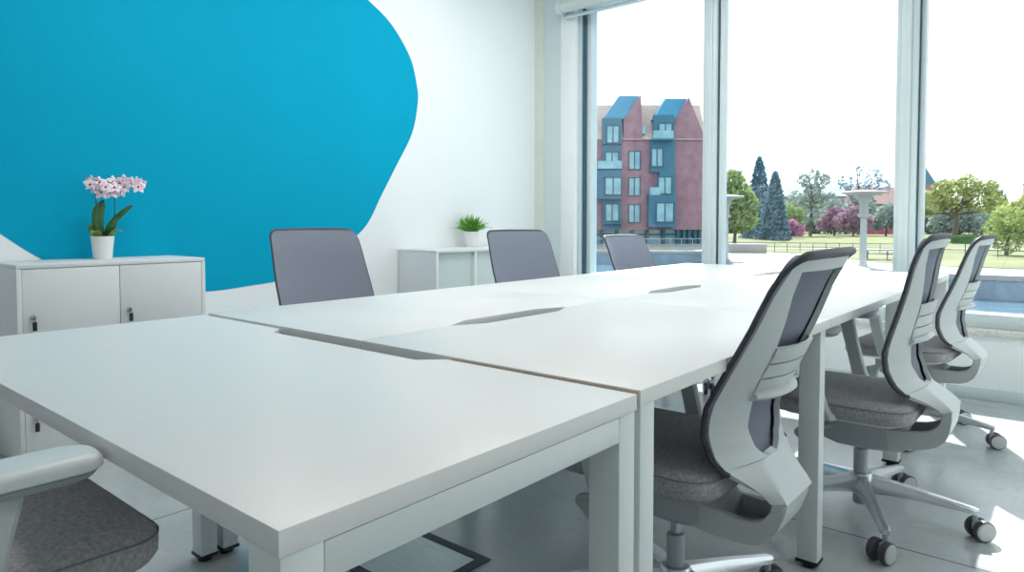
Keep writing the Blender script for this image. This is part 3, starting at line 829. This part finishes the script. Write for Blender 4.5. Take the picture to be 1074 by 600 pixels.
pw.grid(rows); o = pw.build('park_path', M['plaza'], smooth=0); struct(o, 'pale footpath crossing the lawn', 'path')

# trees
def crown(b, rng, n, shape, size):
    for _ in range(n):
        c, nn = shape(rng)
        nrm = Vector((rng.gauss(0, 1), rng.gauss(0, 1), rng.gauss(0, 1))).normalized()
        a = nrm.orthogonal().normalized(); d = nrm.cross(a); s = size * rng.uniform(.6, 1.3)
        vs = [b.bm.verts.new(c + a * s * math.cos(q) + d * s * .6 * math.sin(q)) for q in (0, 1.3, 2.6, 3.8, 5.0)]
        b.bm.faces.new(vs)
def blobs(cl):
    tot = sum(r ** 2 for *_, r in cl)
    def f(rng):
        t = rng.uniform(0, tot)
        for x, y, z, r in cl:
            t -= r * r
            if t <= 0: break
        v = Vector((rng.gauss(0, 1), rng.gauss(0, 1), rng.gauss(0, 1))).normalized() * r * rng.uniform(.45, 1) ** .6
        return Vector((x, y, z)) + v, v
    return f
def tree(x, y, label, cat, group, clusters, leafm, n, size, trunk_h, trunk_r, seed, branches=0, name='park_tree'):
    r0 = empty(name, (x, y, GZ)); tag(r0, label, cat, group); g = random.Random(seed)
    b = MB(); crown(b, g, n, blobs(clusters), size); b.build('crown', leafm, r0, smooth=0)
    if trunk_h > 0:
        t = MB(); t.tube([(0, 0, 0), (trunk_r * .4, 0, trunk_h * .5), (0, 0, trunk_h)], [trunk_r, trunk_r * .75, trunk_r * .5], 8)
        for k in range(branches):
            cx, cy, cz, cr = clusters[k % len(clusters)]
            s0 = Vector((0, 0, trunk_h * g.uniform(.55, .95))); e = Vector((cx, cy, cz)) + Vector((g.uniform(-1, 1), g.uniform(-1, 1), g.uniform(-.3, 1))) * cr * .8
            t.tube([s0, s0.lerp(e, .5) + Vector((0, 0, -.15 * cr)), e], [trunk_r * .4, trunk_r * .22, trunk_r * .07], 6)
        t.build('trunk', M['trunk'], r0)
    return r0
G1 = 'trees in the park beyond the canal'
tree(-30.7, 76, 'fresh green leafy tree at left of the middle pane', 'tree', G1, [(0, 0, 5.5, 2.0), (-.9, .5, 4.2, 1.7), (1.0, 0, 3.0, 1.7), (-.3, 0, 7.2, 1.4), (1.2, 0, 4.6, 1.5)], M['lf_green'], 2600, .27, 4.0, .22, 1, 6)
def conifer(x, y, h, w, label, seed):
    r0 = empty('conifer_tree', (x, y, GZ)); tag(r0, label, 'tree', G1); g = random.Random(seed)
    b = MB()
    def sh(rg):
        t = rg.uniform(0, 1) ** 1.5; z = .5 + (h - .5) * t
        tier = (t * 13) % 1.0
        r = w * (1 - t) ** .7 * (.72 + .38 * (1 - tier)) * rg.uniform(.5, 1) ** .4 + .08; a = rg.uniform(0, 2 * PI)
        return Vector((r * math.cos(a), r * math.sin(a), z - .12 * r)), None
    crown(b, g, 3600, sh, .26); b.build('crown', M['lf_conifer'], r0, smooth=0)
    MB().cyl((0, 0, 0), (0, 0, h * .9), .2, .04, n=8).build('trunk', M['trunk'], r0)
conifer(-38.3, 104, 12.4, 2.6, 'tall dark blue conifer, the higher of the pair in the park', 2)
conifer(-33.6, 97.4, 9.6, 2.1, 'shorter dark blue conifer standing right of the taller one', 3)
tree(-34.2, 106, 'low pink blossoming bush right of the conifers', 'bush', None, [(0, 0, 1.4, 1.2), (1.2, 0, 1.2, 1.0), (-1.0, 0, 1.1, 1.0), (.3, 0, 2.2, .8)], M['lf_pink'], 1300, .2, 0.8, .08, 4, 0, 'blossom_bush')
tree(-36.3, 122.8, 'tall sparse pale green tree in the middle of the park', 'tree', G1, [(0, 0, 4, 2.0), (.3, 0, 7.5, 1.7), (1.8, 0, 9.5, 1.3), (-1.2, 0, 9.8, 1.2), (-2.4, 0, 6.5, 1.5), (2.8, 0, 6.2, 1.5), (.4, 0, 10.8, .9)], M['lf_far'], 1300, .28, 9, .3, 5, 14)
tree(-38.2, 118, 'lower green shrub tree behind the pink bush', 'tree', G1, [(0, 0, 2.5, 2.0), (-.8, 0, 4.2, 1.6), (1.0, 0, 3.6, 1.4)], M['lf_green'], 1200, .26, 2, .2, 6, 2)
tree(-34.6, 131, 'dusky purple leaved tree, left one of two', 'tree', G1, [(0, 0, 3.0, 2.0), (-1.8, 0, 2.4, 1.6), (1.6, 0, 3.2, 1.7), (0, 0, 4.3, 1.3)], M['lf_purple'], 1800, .26, 1.8, .2, 7, 2)
tree(-30.4, 126.5, 'dusky purple leaved tree, right one of two behind the lamp', 'tree', G1, [(0, 0, 2.9, 2.0), (-1.6, 0, 2.6, 1.6), (1.6, 0, 2.6, 1.6), (.2, 0, 4.1, 1.3)], M['lf_purple'], 1800, .26, 1.8, .2, 8, 2)
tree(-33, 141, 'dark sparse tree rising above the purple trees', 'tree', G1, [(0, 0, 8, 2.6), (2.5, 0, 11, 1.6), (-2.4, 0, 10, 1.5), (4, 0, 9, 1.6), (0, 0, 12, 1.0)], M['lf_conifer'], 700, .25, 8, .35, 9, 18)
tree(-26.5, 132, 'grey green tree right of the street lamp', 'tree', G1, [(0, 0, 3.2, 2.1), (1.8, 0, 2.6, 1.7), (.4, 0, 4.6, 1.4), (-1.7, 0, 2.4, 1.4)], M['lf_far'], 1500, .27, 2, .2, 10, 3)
tree(-15.1, 122, 'broad yellow green oak seen in the right pane', 'tree', G1, [(0, 0, 6.4, 2.6), (-3.2, 0, 5.4, 2.2), (3.0, 0, 6.2, 2.3), (-1.6, 0, 7.6, 1.6), (1.6, 0, 8.0, 1.7), (5.2, 0, 4.6, 1.8), (-5.0, 0, 4.2, 1.7), (4.4, 0, 7.4, 1.2)], M['lf_oak'], 3000, .28, 5.2, .45, 11, 20)
tree(-4.3, 64, 'drooping pale green willow by the quay railing', 'tree', G1, [(0, 0, 2.8, 1.15), (-.6, 0, 2.0, 1.0), (.8, 0, 1.9, 1.0), (0, 0, 1.3, 1.2), (1.3, 0, 2.6, .9), (2.2, 0, 1.8, 1.1)], M['lf_willow'], 2600, .13, 2.4, .14, 12, 5)
tree(-6, 118, 'pale green tree behind the willow', 'tree', G1, [(0, 0, 4, 2.3), (2.6, 0, 3.6, 2.0), (-2.4, 0, 3.4, 1.8), (.6, 0, 5.6, 1.5)], M['lf_oak'], 1700, .3, 2.5, .25, 13, 4)
hx_ = [(-62, 144), (-55.5, 150), (-50, 146), (-45, 154), (-40, 149), (-35.5, 160), (-27, 163), (-22, 160), (-18.5, 154), (-13, 161), (-7, 155), (-1, 162), (5, 156), (-68, 138)]
for i, (xx, yy) in enumerate(hx_):
    g = random.Random(50 + i)
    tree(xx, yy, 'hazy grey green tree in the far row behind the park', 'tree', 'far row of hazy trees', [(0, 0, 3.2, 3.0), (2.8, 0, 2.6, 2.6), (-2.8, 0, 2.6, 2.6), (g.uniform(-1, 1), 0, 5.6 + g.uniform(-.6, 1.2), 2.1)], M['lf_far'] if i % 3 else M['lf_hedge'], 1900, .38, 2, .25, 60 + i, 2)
# clipped hedge
hd = MB(); g = random.Random(77)
hd.box(-1.9, 1.9, -.6, .6, 0, .85, .2)
crown(hd, g, 1200, lambda rg: (Vector((rg.uniform(-2, 2), rg.uniform(-.65, .65), rg.choice([rg.uniform(.1, .95), .9]))), None), .1)
o = hd.build('clipped_hedge', M['lf_hedge'], None, (-9.9, 93.5, GZ), (0, 0, .1), smooth=0); tag(o, 'low clipped dark green hedge below the oak', 'hedge')

# street lamps
def street_lamp(x, y, label):
    r0 = empty('street_lamp', (x, y, GZ)); tag(r0, label, 'lamp', 'street lamps on the quay')
    MB().lathe([(0, 0), (.26, 0), (.24, .12), (.20, .16), (.17, 2.9), (0, 2.9)], n=20).build('pole', M['lampgrey'], r0)
    b = MB(); b.lathe([(0, 2.88), (.30, 2.88), (.36, 3.0), (.36, 3.06), (0, 3.06)], n=20); b.build('collar', M['lampgrey'], r0)
    MB().lathe([(0, 3.0), (.24, 3.05), (.24, 3.55), (.40, 4.12), (0, 4.12)], n=20).build('lantern', M['lampwhite'], r0)
    MB().lathe([(0, 4.1), (.42, 4.10), (1.18, 4.28), (1.20, 4.34), (1.15, 4.38), (.2, 4.46), (0, 4.46)], n=36).build('disc_shade', M['lampwhite'], r0)
street_lamp(-9.6, 43.2, 'grey street lamp with a broad disc shade, tall in the middle pane')
street_lamp(-18.75, 45.0, 'street lamp with disc shade half behind the left mullion')
# picnic tables
def picnic(x, y, rz, label):
    r0 = empty('picnic_table', (x, y, GZ), rz); tag(r0, label, 'table', 'benches and tables on the paving')
    MB().box(-.9, .9, -.35, .35, .68, .74, .01).build('tabletop', M['wframe'], r0)
    for s in (-1, 1):
        MB().box(-.9, .9, s * .7 - .14, s * .7 + .14, .42, .46, .01).build('bench_seat', M['wframe'], r0)
        MB().box(s * .6 - .04, s * .6 + .04, -.75, .75, .0, .70, .01).build('leg', M['wframe'], r0)
picnic(-10.4, 50.5, .2, 'dark picnic table right of the tall street lamp')
picnic(-8.9, 51.5, .1, 'dark picnic table nearest the right mullion')
o = MB().box(-.6, .6, -.5, .5, 0, 1.1, .03).build('litter_bin', M['rim'], None, (-8.35, 56, GZ)); tag(o, 'dark square box bin beside the right mullion outside', 'bin')
o = MB().box(-1.5, 1.5, -.5, .5, 0, .75, .05).build('concrete_planter', M['cap'], None, (-21.3, 55.5, GZ), (0, 0, .6)); tag(o, 'pale concrete planter box on the paving by the left mullion', 'planter')
# quay railing on the right
rl = empty('quay_railing', (-4.5, 60, GZ)); tag(rl, 'thin dark railing below the willow tree', 'railing')
for z in (.5, 1.0): MB().box(-4, 12, -.025, .025, z - .03, z + .03).build('rail', M['wframe'], rl)
for k in range(9): MB().box(-4 + 2 * k - .03, -4 + 2 * k + .03, -.03, .03, 0, 1.0).build('post', M['wframe'], rl)
rl = empty('park_railing', (-19, 58.5, GZ), .35); tag(rl, 'low dark railing between paving and lawn', 'railing')
for z in (.45, .8): MB().box(-6, 8, -.02, .02, z - .025, z + .025).build('rail', M['wframe'], rl)
for k in range(15): MB().box(-6 + k - .025, -6 + k + .025, -.025, .025, 0, .8).build('post', M['wframe'], rl)
# red fence far right of park
o = MB()
for k in range(18): o.box(k * .42, k * .42 + .26, -.05, .05, 0, 1.35, .02)
o.box(0, 7.5, -.03, .03, .3, .4); o.box(0, 7.5, -.03, .03, .95, 1.05)
o = o.build('paling_fence', mat('crimson_paint', (168, 72, 118), .7, var=.15, scale=1), None, (-33.3, 146, GZ), (0, 0, .75)); tag(o, 'crimson paling fence at the park edge', 'fence')
# distant houses
def house(x, y, rz, w_, d_, h, rh, label, wallm, roofm, name='distant_house'):
    r0 = empty(name, (x, y, GZ), rz); tag(r0, label, 'building', 'distant buildings behind the park')
    MB().box(-w_ / 2, w_ / 2, 0, d_, 0, h).build('wall', wallm, r0, smooth=0)
    MB().sweep([[Vector((sx * (w_ / 2 + .4), -.5, h)), Vector((sx * (w_ / 2 - rh * .3), d_ / 2, h + rh)), Vector((sx * (w_ / 2 + .4), d_ + .5, h))] for sx in (-1, 1)]).build('roof', roofm, r0, smooth=0)
    for k in range(int(w_ // 4)):
        wo = MB().box(-w_ / 2 + 2 + 4 * k - .6, -w_ / 2 + 2 + 4 * k + .6, -.06, 0, h * .35, h * .7).build('window', M['wframe'], r0, smooth=0)
M['pinkroof'] = mat('pinkish_roof', (140, 108, 108), .8, var=.1, scale=.3)
M['greyroof'] = mat('grey_roof', (112, 126, 142), .8, var=.1, scale=.3)
M['palewall'] = mat('pale_render', (140, 142, 148), .8, var=.05, scale=.3)
house(-33.5, 172, .65, 14, 10, 6.5, 4, 'distant house with pinkish roof right of the lamp', M['palewall'], M['pinkroof'])
house(-55, 185, .5, 30, 12, 9.0, 3, 'long distant building with grey roof behind the purple trees', M['palewall'], M['greyroof'])
house(-2, 240, 0, 24, 12, 13, 1, 'blue grey distant block at the right edge', M['greyroof'], M['greyroof'])
tw = empty('distant_tower', (-46, 290, GZ)); tag(tw, 'distant slim tower beside the right mullion', 'tower')
MB().box(-2.6, 2.6, -2.6, 2.6, 0, 16).build('shaft', M['brick'], tw, smooth=0)
MB().cyl((0, 0, 16), (0, 0, 22), 3.6, .2, n=4).build('spire', M['bay'], tw, smooth=0)

# ---- brick apartment building, facade facing the office
ax = Vector((math.cos(YAW), math.sin(YAW), 0)); fwv = Vector((-math.sin(YAW), math.cos(YAW), 0))
D0 = 77.0; K = F / D0
org = Vector((CAM[0], CAM[1], 0)) + fwv * D0 + ax * ((680 - 537) / K)
bl = empty('apartment_building', (org.x, org.y, GZ), YAW); tag(bl, 'red brick apartment building with dark blue bay windows across the water', 'building')
def U(px): return (px - 680) / K
def Zp(py): return 1.042 + (231.9 - py) / K - GZ
b = MB(); b.box(U(540), U(739), 0, 11, Zp(241), Zp(147)); b.build('brick_wall', M['brick'], bl, smooth=0)
b = MB(); b.box(U(540), U(737), .9, 10, 0, Zp(241)); b.build('ground_floor_glazing', M['pane'], bl, smooth=0)
for px in (548, 566, 584, 602, 618, 632, 648, 664, 680, 697, 712, 718, 724, 730, 735):
    MB().box(U(px) - .16, U(px) + .16, .25, .65, 0, Zp(241)).build('pillar', M['wframe'], bl, smooth=0)
for py in (246,):
    MB().box(U(540), U(737), .6, .88, Zp(py) - .1, Zp(py) + .1).build('transom', M['wframe'], bl, smooth=0)
# roof
rf = MB(); rf.sweep([[Vector((U(px), -.2, Zp(147))), Vector((U(px), 2.6, Zp(107))), Vector((U(px), 8.5, Zp(107))), Vector((U(px), 11.2, Zp(147)))] for px in (540, 739)]); rf.build('roof', M['tile'], bl, smooth=0)
def win(px, py, w_, h, y=0.0, balc=False):
    x0, x1, z0, z1 = U(px - w_ / 2), U(px + w_ / 2), Zp(py + h / 2), Zp(py - h / 2); t = .13
    f = MB(); f.box(x0, x1, y - .08, y, z1 - t, z1); f.box(x0, x1, y - .08, y, z0, z0 + t); f.box(x0, x0 + t, y - .08, y, z0 + t, z1 - t); f.box(x1 - t, x1, y - .08, y, z0 + t, z1 - t); f.box((x0 + x1) / 2 - .06, (x0 + x1) / 2 + .06, y - .08, y, z0 + t, z1 - t)
    fo = f.build('window', M['wframe'], bl, smooth=0)
    MB().box(x0 + t, x1 - t, y - .04, y - .005, z0 + t, z1 - t).build('pane', M['pane'], fo, smooth=0)
def bay(px0, px1, pya, pyb, dep, m_='bay'):
    return MB().box(U(px0), U(px1), -dep, .1, Zp(pyb), Zp(pya)).build('bay', M[m_], bl, smooth=0)
def balcony(px0, px1, pya, pyb, dep):
    x0, x1, z0, z1 = U(px0), U(px1), Zp(pyb), Zp(pya)
    o = MB().box(x0, x1, -dep, 0, z0 - .2, z0).build('balcony', M['bay'], bl, smooth=0)
    MB().box(x0, x1, -dep, -dep + .04, z0, z1).build('glass_rail', M['pane'], o, smooth=0)
# bay stack 1
bay(631, 651, 125, 152, .5); bay(631, 651, 152, 241, .25); bay(624, 650, 178, 209, 1.3); bay(632, 651, 209, 235, .6)
win(641.5, 142, 14, 19, -.5); win(641, 168.5, 15, 18, -.25); win(641, 196, 18, 19, -1.3); win(641, 223, 15, 19, -.6)
balcony(625, 650, 170, 178, 1.3)
# bay stack 2
bay(684, 705, 122, 148, .5); bay(681, 706, 148, 181, .5); bay(690, 706, 181, 205, .7); bay(678, 706, 205, 238, 1.3)
win(696, 139, 15, 18, -.5); win(687.5, 166, 13, 20, -.5); win(695.5, 195, 15, 19, -.7); win(694.5, 223, 19, 21, -1.3)
balcony(682, 703, 139, 147, 1.3); balcony(679, 690, 197, 205, 1.2)
for py in (168.5, 196, 224): win(665, py, 13, 20)
for px in (626, 618, 604, 588, 572): 
    for py in (168.5, 196, 224): win(px if px != 626 else 612, py, 9, 18)
# steep blue dormer roofs with brick cheeks
for pa, pb, pt, lo0, lo1, tri in ((650, 671, 100, 632, 653, [(653, 148), (653, 126), (671, 100.5), (673, 148)]), (699, 721, 103, 684, 706, [(704, 148), (706, 126), (721, 103.5), (739, 148)])):
    d = MB()
    d.sweep([[Vector((U(lo0), -.5, Zp(126))), Vector((U(pa), .9, Zp(pt))), Vector((U(pa), 2.4, Zp(pt))), Vector((U(lo0), 2.4, Zp(126)))], [Vector((U(lo1), -.5, Zp(126))), Vector((U(pb), .9, Zp(pt))), Vector((U(pb), 2.4, Zp(pt))), Vector((U(lo1), 2.4, Zp(126)))]])
    d.build('dormer_roof', M['bayroof'], bl, smooth=0)
    c = MB(); c.sweep([[Vector((U(px), y, Zp(py))) for px, py in tri] for y in (-.15, 2.2)]); c.build('gable', M['brick'], bl, smooth=0)
for px in (666, 673):
    MB().box(U(px - 3), U(px + 3), -.1, 1.2, Zp(141), Zp(133), mtx=None).build('skylight', M['pane'], bl, smooth=0)
# quay railing before the building
rl = empty('waterside_railing', ((Vector((CAM[0], CAM[1], 0)) + fwv * 62 + ax * ((680 - 537) / F * 62)).x, (Vector((CAM[0], CAM[1], 0)) + fwv * 62 + ax * ((680 - 537) / F * 62)).y, GZ), YAW); tag(rl, 'thin waterside railing in front of the brick building', 'railing')
for z in (.55, 1.05): MB().box(-12, 5, -.02, .02, z - .025, z + .025).build('rail', M['lampgrey'], rl)
for k in range(18): MB().box(-12 + k - .025, -12 + k + .025, -.025, .025, 0, 1.05).build('post', M['lampgrey'], rl)

# ---------------------------------------------------------------- light
wd = bpy.data.worlds.new('sky'); SC.world = wd; wd.use_nodes = True; nt = wd.node_tree
bg = nt.nodes['Background']; tc = nt.nodes.new('ShaderNodeTexCoord'); sp = nt.nodes.new('ShaderNodeSeparateXYZ'); rp = nt.nodes.new('ShaderNodeValToRGB')
nt.links.new(tc.outputs['Generated'], sp.inputs[0]); nt.links.new(sp.outputs['Z'], rp.inputs['Fac'])
rp.color_ramp.elements[0].position = 0.0; rp.color_ramp.elements[0].color = (.94, .985, 1, 1)
rp.color_ramp.elements[1].position = .8; rp.color_ramp.elements[1].color = (.88, .95, 1, 1)
nt.links.new(rp.outputs['Color'], bg.inputs['Color']); bg.inputs['Strength'].default_value = 2.0
sl = bpy.data.lights.new('sun', 'SUN'); sl.energy = 13.0; sl.angle = math.radians(.6); sl.color = (1, .97, .92)
so = bpy.data.objects.new('sun', sl); COL.objects.link(so)
so.rotation_euler = Vector((.45, -.95, -1.0)).to_track_quat('-Z', 'Y').to_euler()

vs = SC.view_settings
SC.display_settings.display_device = 'sRGB'
vs.view_transform = 'Standard'; vs.look = 'None'; vs.exposure = 0.0; vs.gamma = 1.0; vs.use_curve_mapping = False
SC.cycles.use_denoising = True
SC.cycles.max_bounces = 10; SC.cycles.diffuse_bounces = 5; SC.cycles.transparent_max_bounces = 16
SC.cycles.sample_clamp_indirect = 6.0
SC.cycles.caustics_reflective = False; SC.cycles.caustics_refractive = False
